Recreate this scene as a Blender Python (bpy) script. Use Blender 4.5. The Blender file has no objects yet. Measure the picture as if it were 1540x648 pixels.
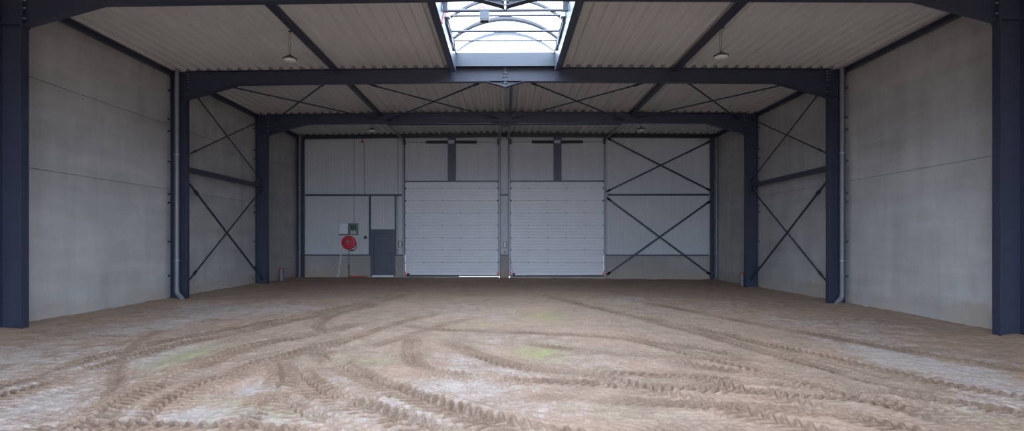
import bpy, bmesh, math, random
import numpy as np
from mathutils import Vector, Matrix

C = bpy.context.scene.collection
SC = bpy.context.scene
random.seed(7)
PI = math.pi

# ---------------------------------------------------------------- camera, sky, light, exposure
EYE = 1.765
cam_d = bpy.data.cameras.new('camera')
cam_d.sensor_width = 36.0
cam_d.lens = 899.47 * 36.0 / 1540.0
cam_d.shift_x = (770 - 747.4) / 1540.0
cam_d.shift_y = (362.46 - 324) / 1540.0
cam_d.clip_end = 400
cam = bpy.data.objects.new('camera', cam_d)
C.objects.link(cam)
cam.location = (0, 0, EYE)
cam.rotation_euler = (PI / 2, 0, 0.0138)
SC.camera = cam

SC.view_settings.view_transform = 'Standard'
SC.view_settings.look = 'None'
SC.view_settings.gamma = 1.0
SC.view_settings.use_curve_mapping = False
SC.view_settings.exposure = 4.06

SKY_STRENGTH = 1.0
w = bpy.data.worlds.new('overcast_sky')
SC.world = w
w.use_nodes = True
wn, wl = w.node_tree.nodes, w.node_tree.links
wn.clear()
wo = wn.new('ShaderNodeOutputWorld')
bg = wn.new('ShaderNodeBackground')
tc = wn.new('ShaderNodeTexCoord')
sx = wn.new('ShaderNodeSeparateXYZ')
rp = wn.new('ShaderNodeValToRGB')
rp.color_ramp.elements[0].position = 0.0
rp.color_ramp.elements[0].color = (0.64, 0.78, 1.0, 1)
rp.color_ramp.elements[1].position = 0.7
rp.color_ramp.elements[1].color = (0.68, 0.81, 1.0, 1)
wl.new(tc.outputs['Generated'], sx.inputs[0])
wl.new(sx.outputs['Z'], rp.inputs[0])
wl.new(rp.outputs[0], bg.inputs['Color'])
bg.inputs['Strength'].default_value = SKY_STRENGTH
wl.new(bg.outputs[0], wo.inputs['Surface'])

SKY_Y0, SKY_Y1 = -4.0, 17.3          # length of the roof light
SKY_HW = 1.43                        # its half width
FRONT_Y = -6.0                       # unseen front gable behind the camera, opened up for daylight


def portal(name, loc, rot, sx_, sy_):
    d = bpy.data.lights.new(name, 'AREA')
    d.shape = 'RECTANGLE'
    d.size, d.size_y = sx_, sy_
    d.cycles.is_portal = True
    o = bpy.data.objects.new(name, d)
    C.objects.link(o)
    o.location, o.rotation_euler = loc, rot


OPEN_X0, OPEN_X1, OPEN_TOP = -7.0, 7.0, 5.0  # unseen front opening, sized for the extra daylight it lets in
portal('skylight_daylight', (0, (SKY_Y0 + SKY_Y1) / 2, 7.18), (0, 0, 0), 2 * SKY_HW, SKY_Y1 - SKY_Y0)
portal('front_opening_portal', ((OPEN_X0 + OPEN_X1) / 2, FRONT_Y, OPEN_TOP / 2), (PI / 2, 0, 0), OPEN_X1 - OPEN_X0, OPEN_TOP)

cy = SC.cycles
cy.max_bounces = 10
cy.diffuse_bounces = 6
cy.glossy_bounces = 3
cy.transparent_max_bounces = 12
cy.use_denoising = True
cy.sample_clamp_indirect = 6.0
cy.caustics_reflective = False
cy.caustics_refractive = False


# ---------------------------------------------------------------- helpers
def tag(o, label=None, cat=None, group=None, kind=None):
    if label:
        o['label'] = label
    if cat:
        o['category'] = cat
    if group:
        o['group'] = group
    if kind:
        o['kind'] = kind
    return o


def empty(name, loc, label=None, cat=None, group=None, kind=None):
    o = bpy.data.objects.new(name, None)
    o.empty_display_size = 0.2
    C.objects.link(o)
    o.location = loc
    return tag(o, label, cat, group, kind)


def world_of(o):
    p = Vector((0, 0, 0))
    while o is not None:
        p = p + o.location
        o = o.parent
    return p


class MB:
    """collects shapes in world coordinates, then links them as one mesh object"""

    def __init__(self):
        self.v, self.f, self.sm = [], [], []

    def _add(self, vs, fs, smooth=False):
        b = len(self.v)
        self.v += [tuple(p) for p in vs]
        self.f += [tuple(i + b for i in f) for f in fs]
        self.sm += [smooth] * len(fs)
        return self

    def box(self, x0, x1, y0, y1, z0, z1):
        x0, x1 = min(x0, x1), max(x0, x1)
        y0, y1 = min(y0, y1), max(y0, y1)
        z0, z1 = min(z0, z1), max(z0, z1)
        vs = [(x, y, z) for z in (z0, z1) for y in (y0, y1) for x in (x0, x1)]
        return self._add(vs, [(0, 2, 3, 1), (4, 5, 7, 6), (0, 1, 5, 4), (2, 6, 7, 3), (0, 4, 6, 2), (1, 3, 7, 5)])

    def rbox(self, x0, x1, y0, y1, z0, z1, r=0.01, axis='y'):
        """a box whose four edges along the axis are rounded off"""
        if axis == 'y':
            a0, a1, b0, b1, c0, c1 = x0, x1, z0, z1, y0, y1
        elif axis == 'z':
            a0, a1, b0, b1, c0, c1 = x0, x1, y0, y1, z0, z1
        else:
            a0, a1, b0, b1, c0, c1 = y0, y1, z0, z1, x0, x1
        pts = []
        for ca, cb, s in ((a1 - r, b1 - r, 0), (a0 + r, b1 - r, 1), (a0 + r, b0 + r, 2), (a1 - r, b0 + r, 3)):
            for k in range(4):
                t = (s + k / 3) * PI / 2
                pts.append((ca + r * math.cos(t), cb + r * math.sin(t)))
        return self.prism(pts, axis, c0, c1)

    def prism(self, pts, axis, c0, c1, smooth=False):
        n = len(pts)
        if axis == 'y':
            m = lambda p, c: (p[0], c, p[1])
        elif axis == 'z':
            m = lambda p, c: (p[0], p[1], c)
        else:
            m = lambda p, c: (c, p[0], p[1])
        vs = [m(p, c0) for p in pts] + [m(p, c1) for p in pts]
        self._add(vs, [(i, (i + 1) % n, (i + 1) % n + n, i + n) for i in range(n)], smooth)
        b = len(self.v) - 2 * n
        self.f += [tuple(b + i for i in reversed(range(n))), tuple(b + n + i for i in range(n))]
        self.sm += [False, False]
        return self

    def bar(self, p0, p1, wd, ht, up=(0, 0, 1)):
        p0, p1 = Vector(p0), Vector(p1)
        d = (p1 - p0).normalized()
        u = Vector(up)
        s = d.cross(u)
        if s.length < 1e-5:
            s = d.cross(Vector((1, 0, 0)))
        s.normalize()
        u = s.cross(d).normalized()
        vs = []
        for p in (p0, p1):
            for a, b in ((-1, -1), (1, -1), (1, 1), (-1, 1)):
                vs.append(p + s * (a * wd / 2) + u * (b * ht / 2))
        return self._add(vs, [(0, 1, 2, 3), (7, 6, 5, 4), (0, 4, 5, 1), (1, 5, 6, 2), (2, 6, 7, 3), (3, 7, 4, 0)])

    def tube(self, path, r, n=12, closed=False):
        path = [Vector(p) for p in path]
        m = len(path)
        rs = r if isinstance(r, (list, tuple)) else [r] * m
        prev = None
        vs = []
        for i, p in enumerate(path):
            if closed:
                d = path[(i + 1) % m] - path[i - 1]
            else:
                d = path[min(i + 1, m - 1)] - path[max(i - 1, 0)]
            d.normalize()
            if prev is None:
                a = Vector((0, 0, 1)) if abs(d.z) < 0.9 else Vector((1, 0, 0))
                s = d.cross(a).normalized()
            else:
                s = prev - d * prev.dot(d)
                s.normalize()
            prev = s
            t = d.cross(s)
            for k in range(n):
                an = 2 * PI * k / n
                vs.append(p + (s * math.cos(an) + t * math.sin(an)) * rs[i])
        fs = []
        for i in range(m if closed else m - 1):
            a, b = i * n, ((i + 1) % m) * n
            for k in range(n):
                fs.append((a + k, a + (k + 1) % n, b + (k + 1) % n, b + k))
        self._add(vs, fs, True)
        if not closed:
            b = len(self.v) - m * n
            self.f += [tuple(b + k for k in reversed(range(n))), tuple(b + (m - 1) * n + k for k in range(n))]
            self.sm += [False, False]
        return self

    def lathe(self, prof, centre, axis='z', n=24):
        """prof: (radius, height) pairs from one end to the other, closed by discs"""
        c = Vector(centre)
        vs = []
        for r, h in prof:
            for k in range(n):
                a = 2 * PI * k / n
                x, y = r * math.cos(a), r * math.sin(a)
                q = (x, y, h) if axis == 'z' else ((x, h, y) if axis == 'y' else (h, x, y))
                vs.append(c + Vector(q))
        fs = []
        for i in range(len(prof) - 1):
            for k in range(n):
                fs.append((i * n + k, i * n + (k + 1) % n, (i + 1) * n + (k + 1) % n, (i + 1) * n + k))
        self._add(vs, fs, True)
        b = len(self.v) - len(prof) * n
        self.f += [tuple(b + k for k in reversed(range(n))), tuple(b + (len(prof) - 1) * n + k for k in range(n))]
        self.sm += [False, False]
        return self

    def build(self, name, m, parent=None, bevel=0.0, **props):
        me = bpy.data.meshes.new(name)
        org = world_of(parent) if parent is not None else Vector((0, 0, 0))
        me.from_pydata([tuple(Vector(p) - org) for p in self.v], [], self.f)
        me.polygons.foreach_set('use_smooth', self.sm)
        me.update()
        bm = bmesh.new()
        bm.from_mesh(me)
        bmesh.ops.recalc_face_normals(bm, faces=bm.faces)
        for e in bm.edges:
            if len(e.link_faces) == 2 and e.calc_face_angle(0) > 0.7:
                e.smooth = False
        bm.to_mesh(me)
        bm.free()
        o = bpy.data.objects.new(name, me)
        C.objects.link(o)
        if m is not None:
            me.materials.append(m)
        if parent is not None:
            o.parent = parent
        if bevel:
            b = o.modifiers.new('edge', 'BEVEL')
            b.width = bevel
            b.segments = 2
            b.limit_method = 'ANGLE'
        return tag(o, **props)


# ---------------------------------------------------------------- materials
def new_mat(name):
    m = bpy.data.materials.new(name)
    m.use_nodes = True
    n, l = m.node_tree.nodes, m.node_tree.links
    n.clear()
    out = n.new('ShaderNodeOutputMaterial')
    p = n.new('ShaderNodeBsdfPrincipled')
    l.new(p.outputs[0], out.inputs['Surface'])
    return m, n, l, p, out


def noise(n, l, vec, scale, detail=4.0, rough=0.55, stretch=None):
    t = n.new('ShaderNodeTexNoise')
    t.inputs['Scale'].default_value = scale
    t.inputs['Detail'].default_value = detail
    t.inputs['Roughness'].default_value = rough
    if stretch:
        mp = n.new('ShaderNodeMapping')
        mp.inputs['Scale'].default_value = stretch
        l.new(vec, mp.inputs['Vector'])
        vec = mp.outputs[0]
    l.new(vec, t.inputs['Vector'])
    return t.outputs[0]


def ramp(n, l, fac, stops):
    r = n.new('ShaderNodeValToRGB')
    e = r.color_ramp.elements
    while len(e) < len(stops):
        e.new(0.5)
    for i, (p, c) in enumerate(stops):
        e[i].position = p
        e[i].color = (*c, 1) if len(c) == 3 else c
    l.new(fac, r.inputs[0])
    return r.outputs[0]


def mixc(n, l, fac, a, b, mode='MIX'):
    x = n.new('ShaderNodeMix')
    x.data_type = 'RGBA'
    x.blend_type = mode
    for sock, val in ((0, fac), (6, a), (7, b)):
        if hasattr(val, 'is_output'):
            l.new(val, x.inputs[sock])
        elif isinstance(val, (int, float)):
            x.inputs[sock].default_value = val
        else:
            x.inputs[sock].default_value = (*val, 1)
    return x.outputs[2]


def math_n(n, l, op, a, b=0.0, clamp=False):
    x = n.new('ShaderNodeMath')
    x.operation = op
    x.use_clamp = clamp
    for i, val in enumerate((a, b)):
        if hasattr(val, 'is_output'):
            l.new(val, x.inputs[i])
        else:
            x.inputs[i].default_value = val
    return x.outputs[0]


def pos(n):
    return n.new('ShaderNodeNewGeometry').outputs['Position']


def bump(n, l, p, h, strength=0.3, dist=0.01):
    b = n.new('ShaderNodeBump')
    b.inputs['Strength'].default_value = strength
    b.inputs['Distance'].default_value = dist
    l.new(h, b.inputs['Height'])
    l.new(b.outputs[0], p.inputs['Normal'])


def plain(name, col, rough=0.5, metal=0.0, vary=0.08, scale=6.0):
    m, n, l, p, out = new_mat(name)
    f = noise(n, l, pos(n), scale, 3)
    a = tuple(c * (1 - vary) for c in col)
    b = tuple(min(1, c * (1 + vary)) for c in col)
    l.new(ramp(n, l, f, [(0.3, a), (0.7, b)]), p.inputs['Base Color'])
    p.inputs['Roughness'].default_value = rough
    p.inputs['Metallic'].default_value = metal
    return m


def concrete(name, lo, hi, foot=True):
    m, n, l, p, out = new_mat(name)
    v = pos(n)
    big = noise(n, l, v, 0.55, 5, 0.6)
    streak = noise(n, l, v, 1.0, 4, 0.6, (2.2, 2.2, 0.25))
    band = noise(n, l, v, 1.0, 3, 0.5, (0.3, 0.3, 2.6))
    fine = noise(n, l, v, 26.0, 4, 0.7)
    s = math_n(n, l, 'MULTIPLY', big, 0.42)
    s = math_n(n, l, 'ADD', s, math_n(n, l, 'MULTIPLY', streak, 0.22))
    s = math_n(n, l, 'ADD', s, math_n(n, l, 'MULTIPLY', band, 0.24))
    s = math_n(n, l, 'ADD', s, math_n(n, l, 'MULTIPLY', fine, 0.12))
    col = ramp(n, l, s, [(0.39, lo), (0.60, hi)])
    if foot:      # splashed earth along the foot of the panels
        sp = n.new('ShaderNodeSeparateXYZ')
        l.new(v, sp.inputs[0])
        z = math_n(n, l, 'ADD', sp.outputs[2], 0.22)
        z = math_n(n, l, 'SUBTRACT', z, math_n(n, l, 'MULTIPLY', noise(n, l, v, 0.9, 6, 0.75), 1.1))
        fac = ramp(n, l, z, [(0.0, (1, 1, 1)), (0.10, (0, 0, 0))])
        fac = math_n(n, l, 'MULTIPLY', fac, ramp(n, l, big, [(0.42, (0.15, 0.15, 0.15)), (0.62, (1, 1, 1))]))
        col = mixc(n, l, math_n(n, l, 'MULTIPLY', fac, 0.5), col, (0.36, 0.27, 0.19))
    l.new(col, p.inputs['Base Color'])
    p.inputs['Roughness'].default_value = 0.82
    p.inputs['Specular IOR Level'].default_value = 0.3
    bump(n, l, p, fine, 0.15, 0.006)
    return m


M = {}
M['steel'] = plain('slate_blue_painted_steel', (0.025, 0.030, 0.055), 0.42, 0.0, 0.10, 3.0)
M['galv'] = plain('galvanised_steel', (0.30, 0.32, 0.35), 0.48, 0.35, 0.10, 8.0)
M['bolt'] = plain('zinc_bolt', (0.26, 0.265, 0.29), 0.5, 0.2, 0.05)
M['panel_concrete'] = concrete('panel_concrete', (0.325, 0.318, 0.31), (0.475, 0.465, 0.455))
M['plinth_concrete'] = concrete('plinth_concrete', (0.25, 0.235, 0.215), (0.34, 0.32, 0.295))
M['deck'] = plain('grey_white_roof_deck', (0.60, 0.60, 0.59), 0.55, 0.0, 0.04, 0.7)
M['cladding'] = plain('grey_white_cladding', (0.47, 0.475, 0.49), 0.5, 0.0, 0.03, 0.8)
M['door_white'] = plain('door_section_white', (0.60, 0.605, 0.63), 0.45, 0.0, 0.03, 1.2)
M['curb'] = plain('skylight_curb_paint', (0.045, 0.055, 0.072), 0.4, 0.0, 0.04, 2.0)
M['pipe'] = plain('grey_pvc_pipe', (0.145, 0.15, 0.17), 0.4, 0.0, 0.06)
M['door_steel'] = plain('slate_blue_door_paint', (0.045, 0.054, 0.083), 0.45, 0.0, 0.06)
M['black'] = plain('black_plastic', (0.015, 0.016, 0.02), 0.45)
M['red'] = plain('red_enamel', (0.50, 0.006, 0.022), 0.35)
M['redplastic'] = plain('red_plastic', (0.42, 0.05, 0.05), 0.5)
M['orange'] = plain('orange_plastic', (0.75, 0.10, 0.035), 0.5)
M['cap'] = plain('brick_red_cap', (0.42, 0.08, 0.05), 0.6)
M['white'] = plain('white_box_enamel', (0.60, 0.60, 0.62), 0.4)
M['lightgrey'] = plain('light_grey_plastic', (0.45, 0.46, 0.47), 0.45)
M['green'] = plain('green_panel', (0.01, 0.075, 0.045), 0.4)
M['spring'] = plain('dark_spring_steel', (0.07, 0.068, 0.075), 0.45, 0.4)
M['cable'] = plain('grey_cable', (0.14, 0.14, 0.15), 0.6)
M['hose_white'] = plain('pale_water_hose', (0.55, 0.55, 0.57), 0.5)
M['copper'] = plain('brown_supply_pipe', (0.09, 0.065, 0.05), 0.5)
M['alu'] = plain('aluminium_profile', (0.62, 0.64, 0.68), 0.35, 0.5, 0.04)
M['filler'] = plain('grey_foam_filler', (0.17, 0.165, 0.17), 0.8)
M['red_cable'] = plain('red_cable_sheath', (0.55, 0.03, 0.03), 0.5)
M['rod'] = plain('grey_tie_rod', (0.05, 0.053, 0.065), 0.5, 0.0, 0.05)
M['hinge'] = plain('dull_hinge_steel', (0.47, 0.475, 0.495), 0.6, 0.0, 0.05)
M['ribmetal'] = plain('grey_vault_profile', (0.035, 0.037, 0.052), 0.5, 0.0, 0.06)
M['lens'] = plain('frosted_lamp_lens', (0.62, 0.60, 0.58), 0.5)


def glazing(name, through, tint):
    m, n, l, p, out = new_mat(name)
    n.remove(p)
    t = n.new('ShaderNodeBsdfTransparent')
    t.inputs[0].default_value = (*tint, 1)
    d = n.new('ShaderNodeBsdfTranslucent')
    d.inputs[0].default_value = (*tint, 1)
    mx = n.new('ShaderNodeMixShader')
    mx.inputs[0].default_value = 1 - through
    l.new(t.outputs[0], mx.inputs[1])
    l.new(d.outputs[0], mx.inputs[2])
    l.new(mx.outputs[0], out.inputs['Surface'])
    return m


M['glazing'] = glazing('opal_polycarbonate', 0.8, (0.70, 0.71, 0.71))


def soil():
    m, n, l, p, out = new_mat('rutted_soil')
    v = pos(n)

    def att(nm):
        a = n.new('ShaderNodeAttribute')
        a.attribute_name = nm
        return a.outputs['Fac']
    big = noise(n, l, v, 0.5, 6, 0.65)
    mid = noise(n, l, v, 3.0, 6, 0.7)
    fine = noise(n, l, v, 34.0, 5, 0.75)
    brown = ramp(n, l, mid, [(0.28, (0.20, 0.135, 0.095)), (0.52, (0.34, 0.235, 0.17)), (0.75, (0.46, 0.34, 0.26))])
    warm = mixc(n, l, ramp(n, l, big, [(0.45, (0, 0, 0)), (0.68, (1, 1, 1))]), brown, (0.44, 0.28, 0.185))
    grit = mixc(n, l, 0.35, warm, ramp(n, l, fine, [(0.3, (0.14, 0.105, 0.08)), (0.7, (0.56, 0.44, 0.36))]))
    pf = math_n(n, l, 'ADD', att('pale'), math_n(n, l, 'MULTIPLY', math_n(n, l, 'SUBTRACT', mid, 0.5), 1.5))
    pf = math_n(n, l, 'ADD', pf, math_n(n, l, 'MULTIPLY', math_n(n, l, 'SUBTRACT', fine, 0.5), 1.4))
    pf = math_n(n, l, 'ADD', pf, math_n(n, l, 'MULTIPLY', math_n(n, l, 'SUBTRACT', noise(n, l, v, 9.0, 5, 0.7), 0.5), 1.3))
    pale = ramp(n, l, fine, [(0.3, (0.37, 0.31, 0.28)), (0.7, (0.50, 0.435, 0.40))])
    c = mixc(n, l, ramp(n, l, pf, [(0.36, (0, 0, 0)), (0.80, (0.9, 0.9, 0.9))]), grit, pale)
    gf = math_n(n, l, 'ADD', att('moss'), math_n(n, l, 'MULTIPLY', math_n(n, l, 'SUBTRACT', fine, 0.5), 2.2))
    gf = math_n(n, l, 'ADD', gf, math_n(n, l, 'MULTIPLY', math_n(n, l, 'SUBTRACT', mid, 0.5), 2.2))
    c = mixc(n, l, ramp(n, l, gf, [(0.34, (0, 0, 0)), (0.95, (0.8, 0.8, 0.8))]), c, (0.31, 0.325, 0.13))
    rutc = ramp(n, l, fine, [(0.3, (0.12, 0.078, 0.052)), (0.7, (0.27, 0.185, 0.13))])
    c = mixc(n, l, math_n(n, l, 'MULTIPLY', att('rut'), 0.85), c, rutc)
    l.new(c, p.inputs['Base Color'])
    p.inputs['Roughness'].default_value = 0.95
    p.inputs['Specular IOR Level'].default_value = 0.15
    bump(n, l, p, fine, 0.6, 0.02)
    return m


M['soil'] = soil()


# ---------------------------------------------------------------- the earth floor
rng = np.random.default_rng(3)


def vnoise(x, y, scale, octaves=4, seed=0, gain=0.5):
    r = np.random.default_rng(seed)
    tot = np.zeros(np.broadcast(x, y).shape)
    amp, norm = 1.0, 0.0
    for o in range(octaves):
        lat = r.random((257, 257))
        u, v_ = (x * scale + 61.3) % 256, (y * scale + 17.9) % 256
        iu, iv = np.floor(u).astype(int), np.floor(v_).astype(int)
        fu, fv = u - iu, v_ - iv
        fu, fv = fu * fu * (3 - 2 * fu), fv * fv * (3 - 2 * fv)
        a = lat[iu, iv] * (1 - fu) + lat[(iu + 1) % 257, iv] * fu
        b = lat[iu, (iv + 1) % 257] * (1 - fu) + lat[(iu + 1) % 257, (iv + 1) % 257] * fu
        tot += amp * (a * (1 - fv) + b * fv)
        norm += amp
        amp *= gain
        scale *= 2.07
    return tot / norm


def spline(pts, step=0.04):
    p = np.array(pts, float)
    p = np.vstack([2 * p[0] - p[1], p, 2 * p[-1] - p[-2]])
    out = []
    for i in range(1, len(p) - 2):
        n_ = max(3, int(np.linalg.norm(p[i + 1] - p[i]) / step))
        for t in np.arange(n_) / n_:
            a, b, c_, d = p[i - 1], p[i], p[i + 1], p[i + 2]
            out.append(0.5 * ((2 * b) + (c_ - a) * t + (2 * a - 5 * b + 4 * c_ - d) * t * t + (3 * b - a - 3 * c_ + d) * t ** 3))
    out.append(p[-2])
    return np.array(out)


# wheel tracks: centre line (x, y), width, depth, lug pitch, direction of the chevrons
TRACKS = [
    ([(-6.45, 4.6), (-6.1, 6.9), (-6.1, 8.5), (-5.95, 9.93), (-5.55, 11.3), (-5.0, 13.2), (-4.2, 16), (-3.6, 20)], 0.42, 0.026, 0.15, 1),
    ([(-5.9, 4.6), (-5.55, 6.9), (-5.6, 8.5), (-5.5, 9.93), (-5.1, 11.3), (-4.6, 13.2), (-3.8, 16), (-3.2, 20)], 0.42, 0.026, 0.15, -1),
    ([(-3.9, 4.7), (-4.0, 5.5), (-4.25, 6.5), (-4.3, 7.4), (-4.3, 8.55), (-4.2, 9.96), (-3.65, 11.1), (-2.9, 13)], 0.50, 0.032, 0.17, 1),
    ([(-3.3, 4.8), (-3.45, 5.6), (-3.65, 6.5), (-3.65, 7.4), (-3.5, 8.6), (-3.1, 9.8), (-2.6, 11.2)], 0.50, 0.032, 0.17, -1),
    ([(-3.1, 10.0), (-2.62, 8.86), (-1.95, 7.9), (-1.5, 7.34), (-0.63, 6.25), (0.06, 5.6), (0.5, 5.1)], 0.55, 0.04, 0.19, 1),
    ([(-3.1, 8.6), (-2.75, 7.9), (-2.2, 7.0), (-1.55, 6.35), (-0.9, 5.75), (-0.3, 5.2)], 0.55, 0.04, 0.19, 1),
    ([(-2.6, 6.9), (-2.2, 6.2), (-1.7, 5.7), (-1.2, 5.2)], 0.5, 0.035, 0.19, 1),
    ([(-1.75, 11.2), (-1.6, 10.2), (-1.4, 9), (-1.1, 8.25), (-0.55, 7.85), (0.35, 7.6), (1.97, 7.35), (3.5, 7.0), (5, 6.3)], 0.42, 0.032, 0.16, 1),
    ([(-1.1, 10.9), (-0.8, 10.0), (-0.25, 9), (0.4, 8.35), (1.2, 8.05), (2.2, 7.95), (3.2, 7.6), (4.4, 6.9)], 0.42, 0.028, 0.16, -1),
    ([(1.2, 20), (2.4, 16), (3.4, 13.5), (4.21, 11.6), (4.6, 10.2), (4.96, 9.27), (5.4, 7.84), (5.85, 7.12), (6.5, 6.2)], 0.42, 0.022, 0.16, 1),
    ([(2.0, 11.5), (2.9, 9.7), (3.5, 8.5), (3.95, 7.4), (4.3, 6.4), (4.7, 5.4)], 0.48, 0.024, 0.17, -1),
    ([(2.2, 8.0), (2.9, 7.1), (3.4, 6.3), (3.9, 5.5), (4.2, 5.0)], 0.48, 0.03, 0.17, 1),
    ([(0.9, 8.5), (1.7, 7.2), (2.3, 6.5), (2.9, 5.7), (3.3, 5.2)], 0.48, 0.03, 0.17, 1),
    ([(0.9, 5.6), (1.5, 5.72), (2.1, 5.55), (2.7, 5.0)], 0.42, 0.03, 0.17, 1),
    ([(-2.4, 12.6), (-1.2, 11.8), (0.6, 11.5), (1.8, 11.1), (3, 10.2), (3.9, 9)], 0.4, 0.016, 0.16, 1),
    ([(-3.2, 17), (-4.0, 14.5), (-3.9, 12.4), (-3.1, 10.8)], 0.35, 0.018, 0.16, 1),
    ([(-1.5, 15), (-2.2, 13), (-2.7, 11), (-3.0, 9.5)], 0.35, 0.018, 0.16, -1),
    ([(-1.2, 6.9), (-0.5, 6.2), (0.1, 5.75), (0.9, 5.3), (1.6, 4.9)], 0.5, 0.035, 0.19, 1),
    ([(-3.6, 9.2), (-3.0, 8.0), (-2.7, 7.0), (-2.6, 6.0), (-2.7, 5.0)], 0.5, 0.03, 0.18, -1),
    ([(-4.9, 5.0), (-4.2, 5.45), (-3.4, 5.6), (-2.4, 5.55), (-1.5, 5.3)], 0.42, 0.028, 0.17, 1),
    ([(-0.2, 6.9), (0.8, 6.75), (1.9, 6.6), (2.9, 6.4), (4.2, 5.9)], 0.42, 0.018, 0.17, 1),
    ([(2.2, 9.2), (3.2, 8.2), (4.3, 7.3), (5.2, 6.5), (5.9, 5.8)], 0.42, 0.024, 0.16, 1),
    ([(3.0, 14.0), (3.7, 12.0), (4.1, 10.2), (4.5, 8.4), (5.0, 6.9)], 0.40, 0.02, 0.16, -1),
    ([(0.2, 10.6), (1.0, 9.9), (2.0, 9.4), (3.2, 9.2), (4.2, 8.9)], 0.40, 0.014, 0.16, 1),
    ([(-0.6, 14.0), (-1.3, 12.4), (-1.9, 10.9), (-2.3, 9.6)], 0.38, 0.016, 0.16, 1),
    ([(-6.9, 12.0), (-6.2, 10.0), (-5.4, 8.3), (-4.6, 7.0), (-4.2, 6.0)], 0.30, 0.012, 0.15, 1),
    ([(4.0, 18), (5.2, 14), (6.2, 11), (7.4, 8)], 0.45, 0.010, 0.17, 1),
]
# older, fainter passes between the doors and the foreground
_r = random.Random(11)
OLD = []
for _k in range(16):
    x0, y0 = _r.uniform(-6.5, 6.5), _r.uniform(4.6, 7.0)
    x1, y1 = x0 * 0.6 + _r.uniform(-2.5, 2.5), _r.uniform(9, 15)
    xm, ym = (x0 + x1) / 2 + _r.uniform(-0.8, 0.8), (y0 + y1) / 2
    OLD.append(([(x0, y0), (xm, ym), (x1, y1)], _r.uniform(0.36, 0.5), _r.uniform(0.006, 0.011), _r.uniform(0.15, 0.18), _r.choice((1, -1))))
for _k in range(5):
    x0, y0 = _r.uniform(-4.5, -1.0), _r.uniform(5.0, 8.5)
    OLD.append(([(x0, y0), (x0 + 1.8, y0 - 0.5 + _r.uniform(-0.5, 0.5)), (x0 + 4.2, y0 + _r.uniform(-1.2, 0.4))], 0.45, _r.uniform(0.008, 0.013), 0.17, _r.choice((1, -1))))
TRACKS = OLD + TRACKS

MOSS = [(-4.85, 9.0, 0.42, 1.3, 0.75), (0.55, 9.6, 0.55, 0.9, 0.85), (0.95, 14.1, 0.7, 1.3, 0.7), (-2.35, 6.05, 0.7, 0.3, 0.6),
        (-1.85, 8.7, 0.4, 0.45, 0.6), (5.1, 6.1, 0.7, 0.4, 0.45), (-8.6, 8.6, 0.6, 0.6, 0.6), (-3.1, 6.5, 0.5, 0.3, 0.45),
        (-0.7, 12.2, 0.8, 0.8, 0.4), (1.4, 6.3, 0.5, 0.4, 0.35), (-2.6, 8.7, 0.4, 0.7, 0.35)]
PALE = [(-2.93, 7.12, 0.30, 0.33, 0.7), (-3.0, 5.95, 0.9, 0.3, 0.5), (-5.1, 6.2, 1.1, 1.0, 0.5), (-7.6, 8.2, 1.6, 3.0, 0.45), (-7.2, 13, 2.0, 4.5, 0.3),
        (-5.0, 8.6, 0.5, 1.6, 0.35), (6.6, 10.5, 1.4, 3.6, 0.32), (5.2, 6.6, 1.1, 0.5, 0.42), (3.3, 8.0, 0.35, 0.5, 0.3), (7.3, 15, 1.4, 5, 0.22),
        (-0.85, 7.2, 0.5, 0.4, 0.22), (0.2, 7.95, 0.4, 0.25, 0.4), (0.6, 6.3, 1.6, 0.6, 0.32), (-2.2, 7.5, 0.35, 0.4, 0.4), (1.5, 9.0, 1.2, 1.0, 0.18),
        (-0.6, 9.0, 0.4, 0.8, 0.3), (3.0, 12.5, 1.2, 1.4, 0.15), (-4.0, 5.1, 1.6, 0.5, 0.3), (5.9, 8.9, 0.6, 1.6, 0.3)]


def floor_base(x):
    return -0.0055 * x


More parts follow.
